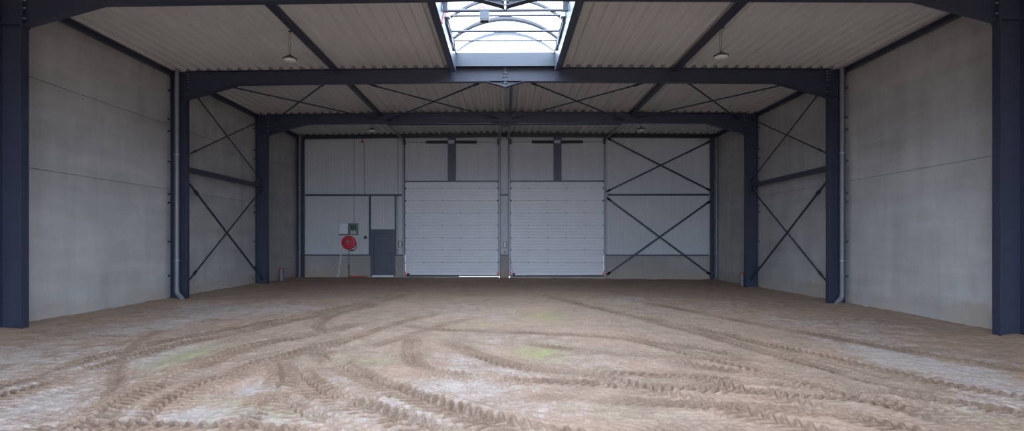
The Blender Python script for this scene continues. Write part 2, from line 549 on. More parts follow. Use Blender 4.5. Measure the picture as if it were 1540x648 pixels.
def build_floor():
    xs = np.concatenate([np.arange(-9.93, -7, 0.05), np.arange(-7, 7, 0.015), np.arange(7, 9.96, 0.05)])
    ys = list(np.arange(FRONT_Y, 4.5, 0.5))
    y = 4.5
    while y < 28.45:
        ys.append(y)
        y += min(0.08, max(0.013, y * y / 1593 * 0.6))
    ys = np.array(ys)
    X, Y = np.meshgrid(xs, ys)
    H = floor_base(X) + (vnoise(X, Y, 0.35, 3, 1) - 0.5) * 0.05
    lump = vnoise(X, Y, 3.2, 5, 2, 0.6) - 0.5
    H += lump * 0.055
    H += (vnoise(X, Y, 14.0, 3, 31, 0.6) - 0.5) * 0.030
    rut = np.zeros_like(X)
    n_jit, n_fade, n_col = vnoise(X, Y, 2.2, 3, 20), vnoise(X, Y, 0.9, 3, 50), vnoise(X, Y, 1.7, 4, 80)

    def shifted(a, ti):
        return np.roll(a, (ti * 97) % a.shape[1], axis=1)
    for ti, (pts, wd, dep, pitch, sgn) in enumerate(TRACKS):
        c_ = spline(pts, 0.05)
        seg = np.diff(c_, axis=0)
        ln = np.linalg.norm(seg, axis=1)
        S = np.concatenate([[0], np.cumsum(ln)])
        T = np.vstack([seg / ln[:, None], seg[-1:] / ln[-1]])
        slant = 0.42 + 0.40 * min(1.0, abs(c_[-1][0] - c_[0][0]) / (abs(c_[-1][1] - c_[0][1]) + 0.8))
        best = np.full(X.shape, 9.0)
        sb = np.zeros_like(X)
        db = np.zeros_like(X)
        rad = wd * 0.85
        for (px, py), (tx, ty), s in zip(c_, T, S):
            i0, i1 = np.searchsorted(xs, [px - rad, px + rad])
            j0, j1 = np.searchsorted(ys, [py - rad, py + rad])
            if i0 >= i1 or j0 >= j1:
                continue
            dx, dy = X[j0:j1, i0:i1] - px, Y[j0:j1, i0:i1] - py
            q = dx * dx + dy * dy
            k = q < best[j0:j1, i0:i1]
            best[j0:j1, i0:i1] = np.where(k, q, best[j0:j1, i0:i1])
            sb[j0:j1, i0:i1] = np.where(k, s + dx * tx + dy * ty, sb[j0:j1, i0:i1])
            db[j0:j1, i0:i1] = np.where(k, dx * ty - dy * tx, db[j0:j1, i0:i1])
        jit = shifted(n_jit, ti) - 0.5
        d = db + jit * 0.05
        ad = np.abs(d)
        pitch *= 0.80
        inside = np.clip((wd / 2 - ad) / 0.07, 0, 1) * (best < 8)
        fade = np.clip(shifted(n_fade, ti) * 3.0 - 0.5, 0.3, 1)
        L = S[-1]
        fade = fade * np.clip(sb / 0.8, 0, 1) * np.clip((L - sb) / 0.8, 0, 1)
        ph = (sb + jit * 0.03) / pitch + sgn * ad * slant / pitch + 0.5 * (d > 0)
        fr = ph - np.floor(ph)
        lug = np.clip((0.5 - np.abs(fr - 0.5)) * 6 - 1.2, 0, 1)      # bars standing between the pressed lugs
        lug *= np.clip((ad - 0.015) / 0.02, 0, 1)
        a = inside * fade
        berm = np.exp(-((ad - wd / 2 - 0.05) / 0.06) ** 2) * (best < 8) * fade
        H = H * (1 - 0.35 * a) + 0.35 * a * floor_base(X)
        H = H * (1 - 0.25 * a) + 0.25 * a * (floor_base(X) - 0.01) - dep * 1.05 * a + dep * 1.75 * lug * a * (0.7 + 0.5 * np.clip(jit + 0.5, 0, 1)) + berm * dep * 0.35
        rut = np.maximum(rut, a * (0.12 if ti < len(OLD) else 1.0) * (0.5 + 0.5 * np.clip(shifted(n_col, ti) * 2.4 - 0.7, 0, 1)))
        rut = np.maximum(rut, berm * (0.25 if ti >= len(OLD) else 0.0))
    # the sweep of earth left along the walls and the back
    edge = np.exp(-((9.93 - np.abs(X)) / 0.5) ** 2)
    H += edge * 0.03 * (0.4 + vnoise(X, Y, 0.8, 3, 9))
    backm = np.exp(-((28.4 - Y) / 0.45) ** 2)
    H += backm * 0.05 * (vnoise(X, Y, 1.4, 3, 11) - 0.35)
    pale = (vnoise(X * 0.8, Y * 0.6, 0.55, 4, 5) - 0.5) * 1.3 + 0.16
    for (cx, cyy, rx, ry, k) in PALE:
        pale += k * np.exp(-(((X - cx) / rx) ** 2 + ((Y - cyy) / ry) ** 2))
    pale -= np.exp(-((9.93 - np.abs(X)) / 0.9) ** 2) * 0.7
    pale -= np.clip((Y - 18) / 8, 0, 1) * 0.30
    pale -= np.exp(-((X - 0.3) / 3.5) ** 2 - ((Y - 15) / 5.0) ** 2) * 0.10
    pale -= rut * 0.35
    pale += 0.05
    moss = np.zeros_like(X)
    for (cx, cyy, rx, ry, k) in MOSS:
        moss += k * np.exp(-(((X - cx) / rx) ** 2 + ((Y - cyy) / ry) ** 2))
    moss *= (1 - 0.6 * rut)
    ny, nx = X.shape
    me = bpy.data.meshes.new('floor')
    co = np.stack([X, Y, H], -1).reshape(-1, 3).astype(np.float32)
    idx = np.arange(nx * ny).reshape(ny, nx)
    q = np.stack([idx[:-1, :-1], idx[:-1, 1:], idx[1:, 1:], idx[1:, :-1]], -1).reshape(-1, 4)
    nf = len(q)
    me.vertices.add(len(co))
    me.vertices.foreach_set('co', co.ravel())
    me.loops.add(nf * 4)
    me.loops.foreach_set('vertex_index', q.ravel().astype(np.int32))
    me.polygons.add(nf)
    me.polygons.foreach_set('loop_start', (np.arange(nf) * 4).astype(np.int32))
    me.polygons.foreach_set('use_smooth', np.ones(nf, bool))
    me.update(calc_edges=True)
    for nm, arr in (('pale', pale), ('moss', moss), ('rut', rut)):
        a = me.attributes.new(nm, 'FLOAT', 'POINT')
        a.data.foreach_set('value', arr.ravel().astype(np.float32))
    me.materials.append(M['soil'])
    o = bpy.data.objects.new('floor', me)
    C.objects.link(o)
    tag(o, 'brown earth floor pressed with chevron tyre tracks and pale dry crust', 'floor', kind='structure')


build_floor()

# the yard outside the open front
MB().box(-60, 60, -70, FRONT_Y, -0.5, -0.02).build('ground', M['soil'], kind='structure',
                                                   label='bare earth yard outside the open front of the hall', cat='ground')

# ---------------------------------------------------------------- shell: side walls, roof, gables
WX, WY0, WY1 = 9.93, FRONT_Y, 28.45
FRAMES = [11.58, 17.58, 23.58]
Y_BACK = 28.2


def eave(x):
    return 6.86 - abs(x) * 0.0090


def side_wall(name, s, joints, label, g=0.009):
    root = empty(name, (s * WX, 10, 0), label, 'wall', kind='structure')
    ycuts = [WY0, 5.58] + FRAMES + [WY1]
    zc = [-0.35] + joints + [6.95]
    b = MB()
    b.box(s * (WX + 0.03), s * (WX + 0.25), WY0, WY1, -0.35, 6.95)
    b.build('wall_core', M['panel_concrete'], root)
    for i in range(len(ycuts) - 1):
        for j in range(len(zc) - 1):
            m = MB()
            m.box(s * WX, s * (WX + 0.03), ycuts[i] + g, ycuts[i + 1] - g, zc[j] + (g if j else 0), zc[j + 1] - g)
            m.build('concrete_panel', M['panel_concrete'], root)


side_wall('wall_left', -1, [3.29, 5.19], 'left wall of large grey concrete panels with two long joints')
side_wall('wall_right', 1, [3.50], 'right wall of large grey concrete panels with one long joint', 0.005)


def deck_profile(x0, x1):
    """underside of the trapezoidal deck from x0 to x1, then a flat upper skin"""
    pts = []
    p, lo, up, h = 0.30, 0.125, 0.105, 0.08
    n_ = int(round((x1 - x0) / p))
    p = (x1 - x0) / n_
    for i in range(n_):
        a = x0 + i * p
        sl = (p - lo - up) / 2
        for dx, dz in ((0, 0), (lo * 0.40, 0), (lo * 0.5, 0.014), (lo * 0.60, 0), (lo, 0), (lo + sl, h), (lo + sl + up, h)):
            pts.append((a + dx, eave(a + dx) + dz))
    pts.append((x1, eave(x1)))
    pts += [(x1, eave(x1) + 0.3), (x0, eave(x0) + 0.3)]
    return pts


def deck_bay(x0, x1, y0, y1, root):
    MB().prism(deck_profile(x0, x1), 'y', y0, y1).build('deck_sheet', M['deck'], root)


roof = empty('ceiling', (0, 10, 6.86), 'grey white corrugated steel roof deck over the hall', 'ceiling', kind='structure')
XC = 1.62
for y0, y1 in ((WY0, 5.58), (5.58, 11.58), (11.58, 17.58), (17.58, 23.58), (23.58, WY1)):
    deck_bay(-10.15, -XC, y0, y1, roof)
    deck_bay(XC, 10.15, y0, y1, roof)
deck_bay(-XC, XC, SKY_Y1 + 0.28, 23.58, roof)
deck_bay(-XC, XC, 23.58, WY1, roof)
deck_bay(-XC, XC, WY0, SKY_Y0 - 0.12, roof)

# dark foam fillers that close the deck ribs above each beam
def fillers(name, y, x0, x1, label=None):
    p, lo, up, h = 0.30, 0.125, 0.105, 0.08
    n_ = int(round((x1 - x0) / p))
    p = (x1 - x0) / n_
    sl = (p - lo - up) / 2
    m = MB()
    for i in range(n_):
        a = x0 + i * p
        q = [(a + lo + 0.004, eave(a) + 0.001), (a + lo + sl, eave(a) + h - 0.004), (a + lo + sl + up, eave(a) + h - 0.004), (a + p - 0.004, eave(a) + 0.001)]
        m.prism(q, 'y', y - 0.01, y + 0.01)
    m.build(name, M['filler'], roof)


for y in (11.52, 17.50, 23.50, 28.15):
    fillers('rib_filler', y, -10.15, -XC)
    fillers('rib_filler', y, XC, 10.15)
for y in (23.50, 28.15):
    fillers('rib_filler', y, -XC, XC)

# unseen front gable, its opening made wide to brighten the hall
fr = MB()
fr.box(-10.2, OPEN_X0, FRONT_Y - 0.2, FRONT_Y, -0.3, 7.2)
fr.box(OPEN_X1, 10.2, FRONT_Y - 0.2, FRONT_Y, -0.3, 7.2)
fr.box(OPEN_X0, OPEN_X1, FRONT_Y - 0.2, FRONT_Y, OPEN_TOP, 7.2)
fr.build('wall_front', M['cladding'], kind='structure', label='unseen front gable of the hall with an opening widened to let in daylight', cat='wall')


# ---- back gable: ribbed cladding above a concrete plinth
def ribbed(x0, x1, z0, z1, y=28.40, depth=0.011, p=0.10):
    n_ = max(1, int(round((x1 - x0) / p)))
    p = (x1 - x0) / n_
    pts = []
    for i in range(n_):
        a = x0 + i * p
        pts += [(a, y), (a + p * 0.62, y), (a + p * 0.70, y + depth), (a + p * 0.92, y + depth)]
    pts += [(x1, y), (x1, y + 0.12), (x0, y + 0.12)]
    return MB().prism(pts, 'z', z0, z1)


back = empty('wall_back', (0, 28.4, 0), 'back wall of pale vertically ribbed cladding above a concrete plinth', 'wall', kind='structure')
D1 = (-4.76, -0.33)
D2 = (0.24, 4.66)
DTOP = 4.58
for x0, x1, z0, z1 in ((-10.0, -6.42, 1.12, 7.1), (-6.42, -5.20, 2.33, 7.1), (-5.20, D1[0], 1.12, 7.1), (D1[0], D1[1], DTOP, 7.1),
                       (D1[1], D2[0], 1.12, 7.1), (D2[0], D2[1], DTOP, 7.1), (D2[1], 10.0, 1.12, 7.1)):
    ribbed(x0, x1, z0, z1).build('cladding_panel', M['cladding'], back)
for x0, x1 in ((-10.0, -6.40), (-5.22, D1[0] - 0.02), (D1[1] + 0.05, D2[0] - 0.05), (D2[1] + 0.02, 10.0)):
    MB().box(x0, x1, 28.36, 28.52, -0.35, 1.121).build('concrete_plinth', M['plinth_concrete'], back)
for x0, x1 in ((-6.40, -5.22), D1, D2):
    MB().box(x0 - 0.04, x1 + 0.04, 28.30, 28.7, -0.35, 0.085).build('concrete_sill', M['plinth_concrete'], back)

for i, (x0, x1, lb) in enumerate(((-9.55, -6.40, 'dark capping strip on the plinth left of the blue door'),
                                  (-5.22, D1[0] - 0.04, 'short dark capping strip on the plinth right of the blue door'),
                                  (D1[1] + 0.1, D2[0] - 0.1, 'short dark capping strip on the plinth between the two white doors'),
                                  (D2[1] + 0.06, 9.6, 'dark capping strip on the plinth behind the crossed braces'))):
    MB().box(x0, x1, 28.33, 28.40, 1.07, 1.13).build('trim_%d' % (i + 1), M['steel'], kind='structure', label=lb, cat='trim')


# ---------------------------------------------------------------- the steel portal frames
def bolt_mesh(x, y, z, axis='y', r=0.016, h=0.02, s=-1):
    return MB().lathe([(r, 0), (r, s * h), (r * 0.55, s * h), (r * 0.55, s * h * 1.7)], (x, y, z), axis, 6)


SIDE = {-1: 'left', 1: 'right'}
WHERE = ['nearest, at the edge of the picture', 'in the middle of the three, with a downpipe', 'farthest, with no downpipe']


def column(i, y, s):
    fi, fo = s * 9.40, s * 9.86
    b = 0.10
    base = floor_base(fi) - 0.12
    lb = ['nearest slate blue steel column against the %s wall, cropped by the frame edge',
          'slate blue steel column on the %s wall with a grey downpipe beside it',
          'farthest of the three large slate blue columns along the %s wall'][i] % SIDE[s]
    root = empty('steel_column', (s * 9.63, y, base), lb, 'column', 'steel columns along the side walls', 'thing')
    top = eave(fi)
    MB().box(fi, fi + s * 0.016, y - b, y + b, base, top).build('inner_flange', M['steel'], root, 0.002)
    MB().box(fo - s * 0.016, fo, y - b, y + b, base, eave(fo)).build('outer_flange', M['steel'], root, 0.002)
    MB().box(fi + s * 0.016, fo - s * 0.016, y - 0.006, y + 0.006, base, top - 0.01).build('web', M['steel'], root)
    MB().box(fi - s * 0.04, fo + s * 0.02, y - b - 0.03, y + b + 0.03, base - 0.01, base + 0.03).build('base_plate', M['steel'], root)
    MB().box(fi + s * 0.016, fo - s * 0.016, y - b + 0.01, y + b - 0.01, 5.98, 6.0).build('stiffener', M['steel'], root)
    # wall brackets that hold the concrete panels to the outer flange
    for z in (0.75, 1.75, 2.9, 3.15, 4.1, 5.0, 5.35, 6.2):
        MB().box(fo - s * 0.02, s * 9.925, y - b - 0.03, y - b + 0.0, z - 0.022, z + 0.022).build('wall_bracket', M['black'] if s < 0 else M['spring'], root)
    return root


def rafter(i, y, s):
    lb = ['nearest slate blue roof beam at the upper %s corner, haunch cut by the frame',
          'slate blue roof beam that meets the skylight, %s half',
          'farther slate blue roof beam beyond the ceiling braces, %s half'][i] % SIDE[s]
    root = empty('roof_beam', (s * 4.7, y, 6.4), lb, 'beam', 'steel roof beams', 'thing')
    b = 0.10
    x0, x1 = s * 0.012, s * 9.395
    dep = 0.40
    zt = lambda x: eave(x) - 0.002
    f = 0.014

    def strip(xa, za, xb, zb, t, yb, nm):
        pts = [(xa, za), (xb, zb), (xb, zb - t), (xa, za - t)]
        return MB().prism(pts, 'y', y - yb, y + yb).build(nm, M['steel'], root)
    strip(x0, zt(x0), x1, zt(x1), f, b, 'top_flange')
    xr, xh = s * 0.58, s * 7.86            # ends of the ridge haunch and the knee haunch
    zb = lambda x: zt(x) - dep
    strip(xr * 0.9, zb(xr), xh, zb(xh), f, b, 'bottom_flange')
    web = [(x0, zt(x0) - f), (x1, zt(x1) - f), (x1, 5.98), (xh, zb(xh)), (xr, zb(xr)), (x0, zt(x0) - 0.56)]
    MB().prism(web, 'y', y - 0.005, y + 0.005).build('web', M['steel'], root)
    strip(xh, zb(xh), x1, 5.97, f, b, 'haunch_flange')
    strip(xr, zb(xr), x0, zt(x0) - 0.56, f, b, 'ridge_haunch_flange')
    MB().box(xr, x0, y - b * 0.96, y + b * 0.96, zb(xr) - 0.006, zb(xr) + 0.006).build('ridge_stiffener', M['steel'], root)
    MB().box(x1 - s * 0.02, x1, y - b, y + b, 5.93, zt(x1) - f).build('end_plate', M['steel'], root)
    MB().box(x0, x0 + s * 0.018, y - b, y + b, 6.26, zt(0) - f).build('ridge_plate', M['steel'], root)
    # bolts through the plates
    if s < 0:
        for z in (6.80, 6.70, 6.60, 6.50, 6.40, 6.31):
            for yy in (y - 0.06,):
                MB().tube([(-0.065, yy, z), (0.065, yy, z)], 0.016, 6).build('bolt', M['bolt'], root)
    for z in (6.70, 6.62, 6.54, 6.45, 6.30, 6.10):
        MB().tube([(x1 - s * 0.06, y - 0.065, z), (x1 + s * 0.045, y - 0.065, z)], 0.014, 6).build('bolt', M['bolt'], root)
    return root


for i, y in enumerate(FRAMES):
    for s in (-1, 1):
        column(i, y, s)
        rafter(i, y, s)

# ---- the gable posts and the edge beam at the back
for s in (-1, 1):
    fx = 9.52 if s < 0 else 9.60
    lb = ('slim slate blue corner post at the back left, grey pipe in front' if s < 0 else
          'slim slate blue corner post at the back right, beside the crossed braces')
    root = empty('corner_post', (s * fx, Y_BACK, -0.1), lb, 'column', None, 'thing')
    if s < 0:
        MB().box(-9.52 - 0.12, -9.52, Y_BACK - 0.06, Y_BACK + 0.06, -0.15, 6.64).build('post_tube', M['steel'], root)
        MB().box(-9.87, -9.74, Y_BACK - 0.06, Y_BACK + 0.06, -0.15, 6.77).build('outer_tube', M['steel'], root)
    else:
        MB().box(9.60, 9.72, Y_BACK - 0.08, Y_BACK - 0.04, -0.15, 6.64).build('front_flange', M['steel'], root)
        MB().box(9.65, 9.67, Y_BACK - 0.04, Y_BACK + 0.06, -0.15, 6.64).build('web', M['steel'], root)
        MB().box(9.735, 9.80, Y_BACK - 0.05, Y_BACK + 0.06, -0.15, 6.77).build('outer_tube', M['steel'], root)

root = empty('gable_beam', (0, Y_BACK, 6.7), 'slim slate blue edge beam along the top of the back wall', 'beam', None, 'thing')
MB().prism([(-9.6, eave(9.6) - .002), (0, eave(0) - .002), (9.7, eave(9.7) - .002), (9.7, eave(9.7) - .018), (0, eave(0) - .018), (-9.6, eave(9.6) - .018)], 'y', Y_BACK - .07, Y_BACK + .07).build('top_flange', M['steel'], root)
MB().prism([(-9.6, eave(9.6) - .165), (0, eave(0) - .165), (9.7, eave(9.7) - .165), (9.7, eave(9.7) - .18), (0, eave(0) - .18), (-9.6, eave(9.6) - .18)], 'y', Y_BACK - .07, Y_BACK + .07).build('bottom_flange', M['steel'], root)
MB().prism([(-9.6, eave(9.6) - .018), (0, eave(0) - .018), (9.7, eave(9.7) - .018), (9.7, eave(9.7) - .165), (0, eave(0) - .165), (-9.6, eave(9.6) - .165)], 'y', Y_BACK - .008, Y_BACK + .008).build('web', M['steel'], root)


# ---- rails and tie beams
def rail(name, p0, p1, wd, ht, label, cat, group=None):
    root = empty(name, tuple((Vector(p0) + Vector(p1)) / 2), label, cat, group, 'thing')
    MB().bar(p0, p1, wd, ht).build('rail', M['steel'], root, 0.004)
    d = (Vector(p1) - Vector(p0)).normalized()
    for p, q in ((p0, 1), (p1, -1)):
        a = Vector(p)
        MB().bar(a, a + d * q * 0.012, wd * 1.35, ht * 1.35).build('end_plate', M['steel'], root)
    return root


def horizontal(name, x0, x1, z, ht, label, cat='rail', group=None, y=28.36, dp=0.07):
    root = empty(name, ((x0 + x1) / 2, y, z), label, cat, group, 'thing')
    MB().box(x0, x1, y - dp / 2, y + dp / 2, z - ht / 2, z + ht / 2).build('rail', M['steel'], root, 0.004)
    for x, q in ((x0, 1), (x1, -1)):
        MB().box(x, x + q * 0.012, y - dp * 0.7, y + dp / 2, z - ht * 0.7, z + ht * 0.7).build('end_plate', M['steel'], root)


for s in (-1, 1):
    bays = [(11.70, 17.47, 'near bay'), (17.69, 23.47, 'bay of the crossed wall braces'), (23.69, 28.12, 'short last bay')]
    for y0, y1, nm in bays:
        z = eave(9.8) - 0.09
        rail('eaves_beam', (s * 9.80, y0, z), (s * 9.80, y1, z), 0.12, 0.13,
             'dark eaves tube atop the %s wall, %s' % (SIDE[s], nm), 'beam', 'eaves tubes')
    for y0, y1, nm in ((11.70, 17.47, 'before the middle roof beam'), (17.69, 23.47, 'among the crossed ceiling braces')):
        z = eave(4.93) - 0.085
        rail('tie_beam', (s * 4.93, y0, z), (s * 4.93, y1, z), 0.13, 0.13,
             'dark tie tube under the %s half of the roof, %s' % (SIDE[s], nm), 'beam', 'roof tie tubes')
    rail('wall_rail', (s * 9.66, 17.69, 3.94), (s * 9.66, 23.47, 3.94), 0.16, 0.14,
         'dark horizontal rail between the two wall crosses on the %s wall' % SIDE[s], 'rail')
rail('tie_beam', (0.19, 17.69, 6.73), (0.19, 23.47, 6.73), 0.09, 0.09,
     'thin dark tie tube at the ridge in the middle of the ceiling braces', 'beam', 'roof tie tubes')


# ---- cross braces: round rods with a gusset plate and a turnbuckle
def brace(p0, p1, label, group, r=0.02, gusset=(1, 0, 0), flat=False):
    p0, p1 = Vector(p0), Vector(p1)
    root = empty('brace_rod', tuple((p0 + p1) / 2), label, 'brace', group, 'thing')
    d = (p1 - p0).normalized()
    if flat:
        MB().bar(p0, p1, r * 2.4, 0.012, up=gusset).build('rod', M['steel'], root)
    else:
        MB().tube([p0, p1], r, 10).build('rod', M['steel'], root)
    for p, q in ((p0, 1), (p1, -1)):
        MB().bar(p - d * q * 0.06, p + d * q * 0.16, 0.10, 0.012, up=gusset).build('gusset_plate', M['steel'], root)
    if not flat:
        t = p0 + d * (p1 - p0).length * 0.12
        MB().tube([t, t + d * 0.05, t + d * 0.2, t + d * 0.25], [r * 1.2, r * 1.7, r * 1.7, r * 1.2], 8).build('turnbuckle', M['steel'], root)


ya, yb = 17.66, 23.5
for s in (-1, 1):
    nm = SIDE[s]
    xw, xv = s * 9.60, s * 9.645
    G = 'rods of the wall crosses'
    brace((xw, ya, 6.62), (xw, yb, 4.12), 'upper cross on the %s wall, rod falling towards the back' % nm, G)
    brace((xv, ya, 4.24), (xv, yb, 6.52), 'upper cross on the %s wall, rod rising towards the back' % nm, G)
    brace((xw, ya, 3.74), (xw, yb, 0.27), 'lower cross on the %s wall, rod falling towards the back' % nm, G, 0.034)
    brace((xv, ya, 0.30), (xv, yb, 3.78), 'lower cross on the %s wall, rod rising towards the back' % nm, G, 0.024)
    G = 'rods of the ceiling crosses'
    for xo, xi, nn in ((9.12, 5.10, 'outer'), (4.62, 0.30, 'inner')):
        brace((s * xo, ya, 6.56), (s * xi, yb, 6.58), '%s ceiling cross on the %s, rod running inward towards the back' % (nn, nm), G, 0.022, (0, 0, 1))
        brace((s * xi, ya, 6.62), (s * xo, yb, 6.52), '%s ceiling cross on the %s, rod running outward towards the back' % (nn, nm), G, 0.026, (0, 0, 1))
G = 'braces of the back wall crosses'
brace((4.82, 28.22, 6.60), (9.60, 28.22, 4.16), 'upper cross on the back wall, brace falling to the right', G, 0.032, (0, 1, 0), True)
brace((4.82, 28.27, 4.12), (9.60, 28.27, 6.44), 'upper cross on the back wall, brace rising to the right', G, 0.032, (0, 1, 0), True)
brace((4.82, 28.22, 3.78), (9.60, 28.22, 0.22), 'lower cross on the back wall, brace falling to the right', G, 0.032, (0, 1, 0), True)
brace((4.82, 28.27, 0.20), (9.60, 28.27, 3.62), 'lower cross on the back wall, brace rising to the right', G, 0.036, (0, 1, 0), True)

# ---- rails on the back wall
horizontal('wall_rail', -9.50, -4.93, 3.95, 0.085, 'dark horizontal rail on the back wall above the hose reel')
horizontal('wall_rail', D1[1] + 0.11, D2[0] - 0.09, 3.95, 0.07, 'very short dark rail between the tracks of the two white doors')
horizontal('wall_rail', 4.84, 9.59, 3.95, 0.085, 'dark horizontal rail between the two back wall crosses')


def post(x0, x1, z0, z1, label, y=28.35, dp=0.10):
    root = empty('wall_post', ((x0 + x1) / 2, y, z0), label, 'post', None, 'thing')
    if x1 - x0 > 0.2:
        MB().box(x0, x1, y - dp, y - dp + 0.012, z0, z1).build('front_flange', M['steel'], root)
        MB().box((x0 + x1) / 2 - 0.006, (x0 + x1) / 2 + 0.006, y - dp + 0.012, y + 0.035, z0, z1).build('web', M['steel'], root)
        MB().box(x0, x1, y + 0.03, y + 0.042, z0, z1).build('back_flange', M['steel'], root)
    else:
        MB().box(x0, x1, y - dp / 2, y + dp / 2 - 0.005, z0, z1).build('tube', M['steel'], root, 0.004)
        for z in (z0, z1 - 0.012):
            MB().box(x0 - 0.02, x1 + 0.02, y - dp * 0.6, y + dp * 0.45, z, z + 0.012).build('end_plate', M['steel'], root)


post(-6.47, -6.39, 1.13, 3.90, 'thin dark post on the left of the blue door, rising above it')
post(-5.24, -5.17, 1.13, 3.90, 'thin dark post on the right of the blue door, rising above it')
post(-2.71, -2.35, DTOP + 0.03, 6.67, 'wide dark post above the left white sectional door')
post(2.29, 2.65, DTOP + 0.03, 6.67, 'wide dark post above the right white sectional door')


# ---------------------------------------------------------------- sectional doors
def sectional_door(name, x0, x1, label):
    y = 28.33
    root = empty(name, ((x0 + x1) / 2, y, 0.12), label, 'door', None, 'structure')
    zb, zt = 0.17, DTOP - 0.01
    n_, h = 8, 0.585
    hinge_x = [x0 + (x1 - x0) * k for k in (0.20, 0.40, 0.60, 0.80)]
    for k in range(n_):
        a, b = zb + k * h, min(zb + (k + 1) * h, zt)
        if b - a < 0.05:
            break
        pts = [(y + 0.05, a + 0.004), (y + 0.05, b - 0.004)]
        # four shallow horizontal ribs on each section
        front = []
        m_ = 4
        for q in range(m_):
            c0 = a + 0.006 + (b - a - 0.012) * q / m_
            c1 = a + 0.006 + (b - a - 0.012) * (q + 1) / m_
            front += [(y + 0.006, c0), (y, c0 + 0.010), (y, c1 - 0.010), (y + 0.006, c1)]
        prof = list(reversed(front)) + [(y + 0.05, a + 0.006), (y + 0.05, b - 0.006)]
        MB().prism(prof, 'x', x0 + 0.01, x1 - 0.01).build('door_section', M['door_white'], root)
        if k:
            for hx in hinge_x:
                g = MB().box(hx - 0.03, hx + 0.03, y - 0.010, y + 0.0, a - 0.04, a + 0.04)
                g.tube([(hx - 0.045, y - 0.014, a), (hx + 0.045, y - 0.014, a)], 0.012, 8)
                g.build('hinge', M['hinge'], root)
            for hx, q in ((x0, 1), (x1, -1)):
                g = MB().box(hx + q * 0.012, hx + q * 0.06, y - 0.014, y, a - 0.045, a + 0.045)
                g.tube([(hx - q * 0.06, y - 0.045, a), (hx + q * 0.03, y - 0.045, a)], 0.012, 8)
                g.build('roller_bracket', M['ribmetal'] if k > 5 else M['bolt'], root)
    MB().box(x0, x1, y + 0.05, y + 0.06, 0.10, zt + 0.03).build('leak_backing', M['door_white'], root)  # backing sheet added to stop daylight leaking between the sections
    g = MB().box(x0 + 0.01, x1 - 0.01, y - 0.004, y + 0.05, 0.10, 0.172)
    g.box(x0 + 0.01, x1 - 0.01 if x0 > 0 else -2.2, y + 0.0, y + 0.045, 0.083, 0.10)     # a gap stays under the left door
    g.build('bottom_seal', M['black'], root)
    MB().box(x0 + 0.01, x1 - 0.01, y - 0.012, y - 0.003, 0.172, 0.185).build('seal_rail', M['alu'], root)
    # head lining with rounded corners
    r = 0.12
    hp = [(x0 - 0.04, DTOP - 0.02), (x0 - 0.04, DTOP + 0.05), (x1 + 0.04, DTOP + 0.05), (x1 + 0.04, DTOP - 0.02), (x1 - 0.02, DTOP - 0.05)]
    hp += [(x1 - r, DTOP - 0.015), (x0 + r, DTOP - 0.015), (x0 + 0.02, DTOP - 0.05)]
    MB().prism(hp, 'y', y - 0.03, y + 0.055).build('head_lining', M['steel'], root)
    for s, xe in ((-1, x0), (1, x1)):
        xt = xe + s * 0.05
        # jamb
        MB().box(xe + s * 0.0, xe + s * 0.11, y + 0.0, y + 0.03, 0.09, 6.66).build('jamb', M['steel'], root)
        # vertical angle, then a curve, then the run under the roof
        MB().box(xt - 0.025, xt + 0.025, y - 0.008, y - 0.001, 0.09, 6.45).build('angle_rail', M['steel'], root)
        path = [(xt, y - 0.05, 0.12), (xt, y - 0.05, 6.20)]
        for k in range(1, 7):
            t = k / 6 * PI / 2
            path.append((xt, y - 0.05 - 0.32 * (1 - math.cos(t)), 6.20 + 0.32 * math.sin(t)))
        path.append((xt, 24.3, 6.54))
        tr = MB()
        for a, b in zip(path[:-1], path[1:]):
            tr.bar(a, b, 0.045, 0.045, up=(1, 0, 0))
        tr.build('roller_track', M['galv'], root)
        MB().bar((xt + s * 0.07, y - 0.1, 6.62), (xt + s * 0.07, 24.3, 6.62), 0.05, 0.05).build('track_angle', M['galv'], root)
        MB().box(xt - 0.03, xt + 0.05, 24.36, 24.42, 6.50, 6.80).build('track_hanger', M['galv'], root)
        # cable drum and bearing plate
        MB().box(xt + s * 0.02 - 0.006, xt + s * 0.02 + 0.006, y - 0.16, y, 6.28, 6.60).build('bearing_plate', M['galv'], root)
        d_ = MB().lathe([(0.05, -0.05), (0.12, -0.045), (0.12, -0.03), (0.10, -0.025), (0.10, 0.025), (0.12, 0.03), (0.12, 0.045), (0.05, 0.05)], (xt - s * 0.05, y - 0.10, 6.44), 'x', 20)
        d_.build('cable_drum', M['spring'], root)
        # orange bottom bracket and its black cable hook
        b_ = MB().box(xe - s * 0.06, xe + s * 0.07, y - 0.07, y - 0.015, 0.17, 0.27)
        b_.box(xe - s * 0.02, xe + s * 0.03, y - 0.08, y - 0.03, 0.25, 0.33)
        b_.build('bottom_bracket', M['orange'], root)
    MB().tube([(x0 - 0.02, y - 0.10, 6.44), (x1 + 0.02, y - 0.10, 6.44)], 0.016, 10).build('spring_shaft', M['galv'], root)
    xm = (x0 + x1) / 2
    for s in (-1, 1):
        a, b = xm + s * 0.17, xm + s * 1.2
        coil = []
        rr = []
        n_c = 90
        for k in range(n_c + 1):
            coil.append((a + (b - a) * k / n_c, y - 0.10, 6.44))
            rr.append(0.062 if k % 2 else 0.070)
        MB().tube(coil, rr, 14).build('torsion_spring', M['spring'], root)
    MB().box(xm - 0.15, xm + 0.15, y - 0.16, y - 0.085, 6.37, 6.52).build('spring_bracket', M['galv'], root)
    MB().box(x0 - 0.05, x1 + 0.05, 24.36, 24.40, 6.50, 6.54).build('hanger_bar', M['steel'], root)
    MB().tube([(x0 + 0.10, y - 0.03, 0.20), (x0 + 0.22, y - 0.03, 0.20)], 0.045, 12).build('cable_spool', M['black'], root)
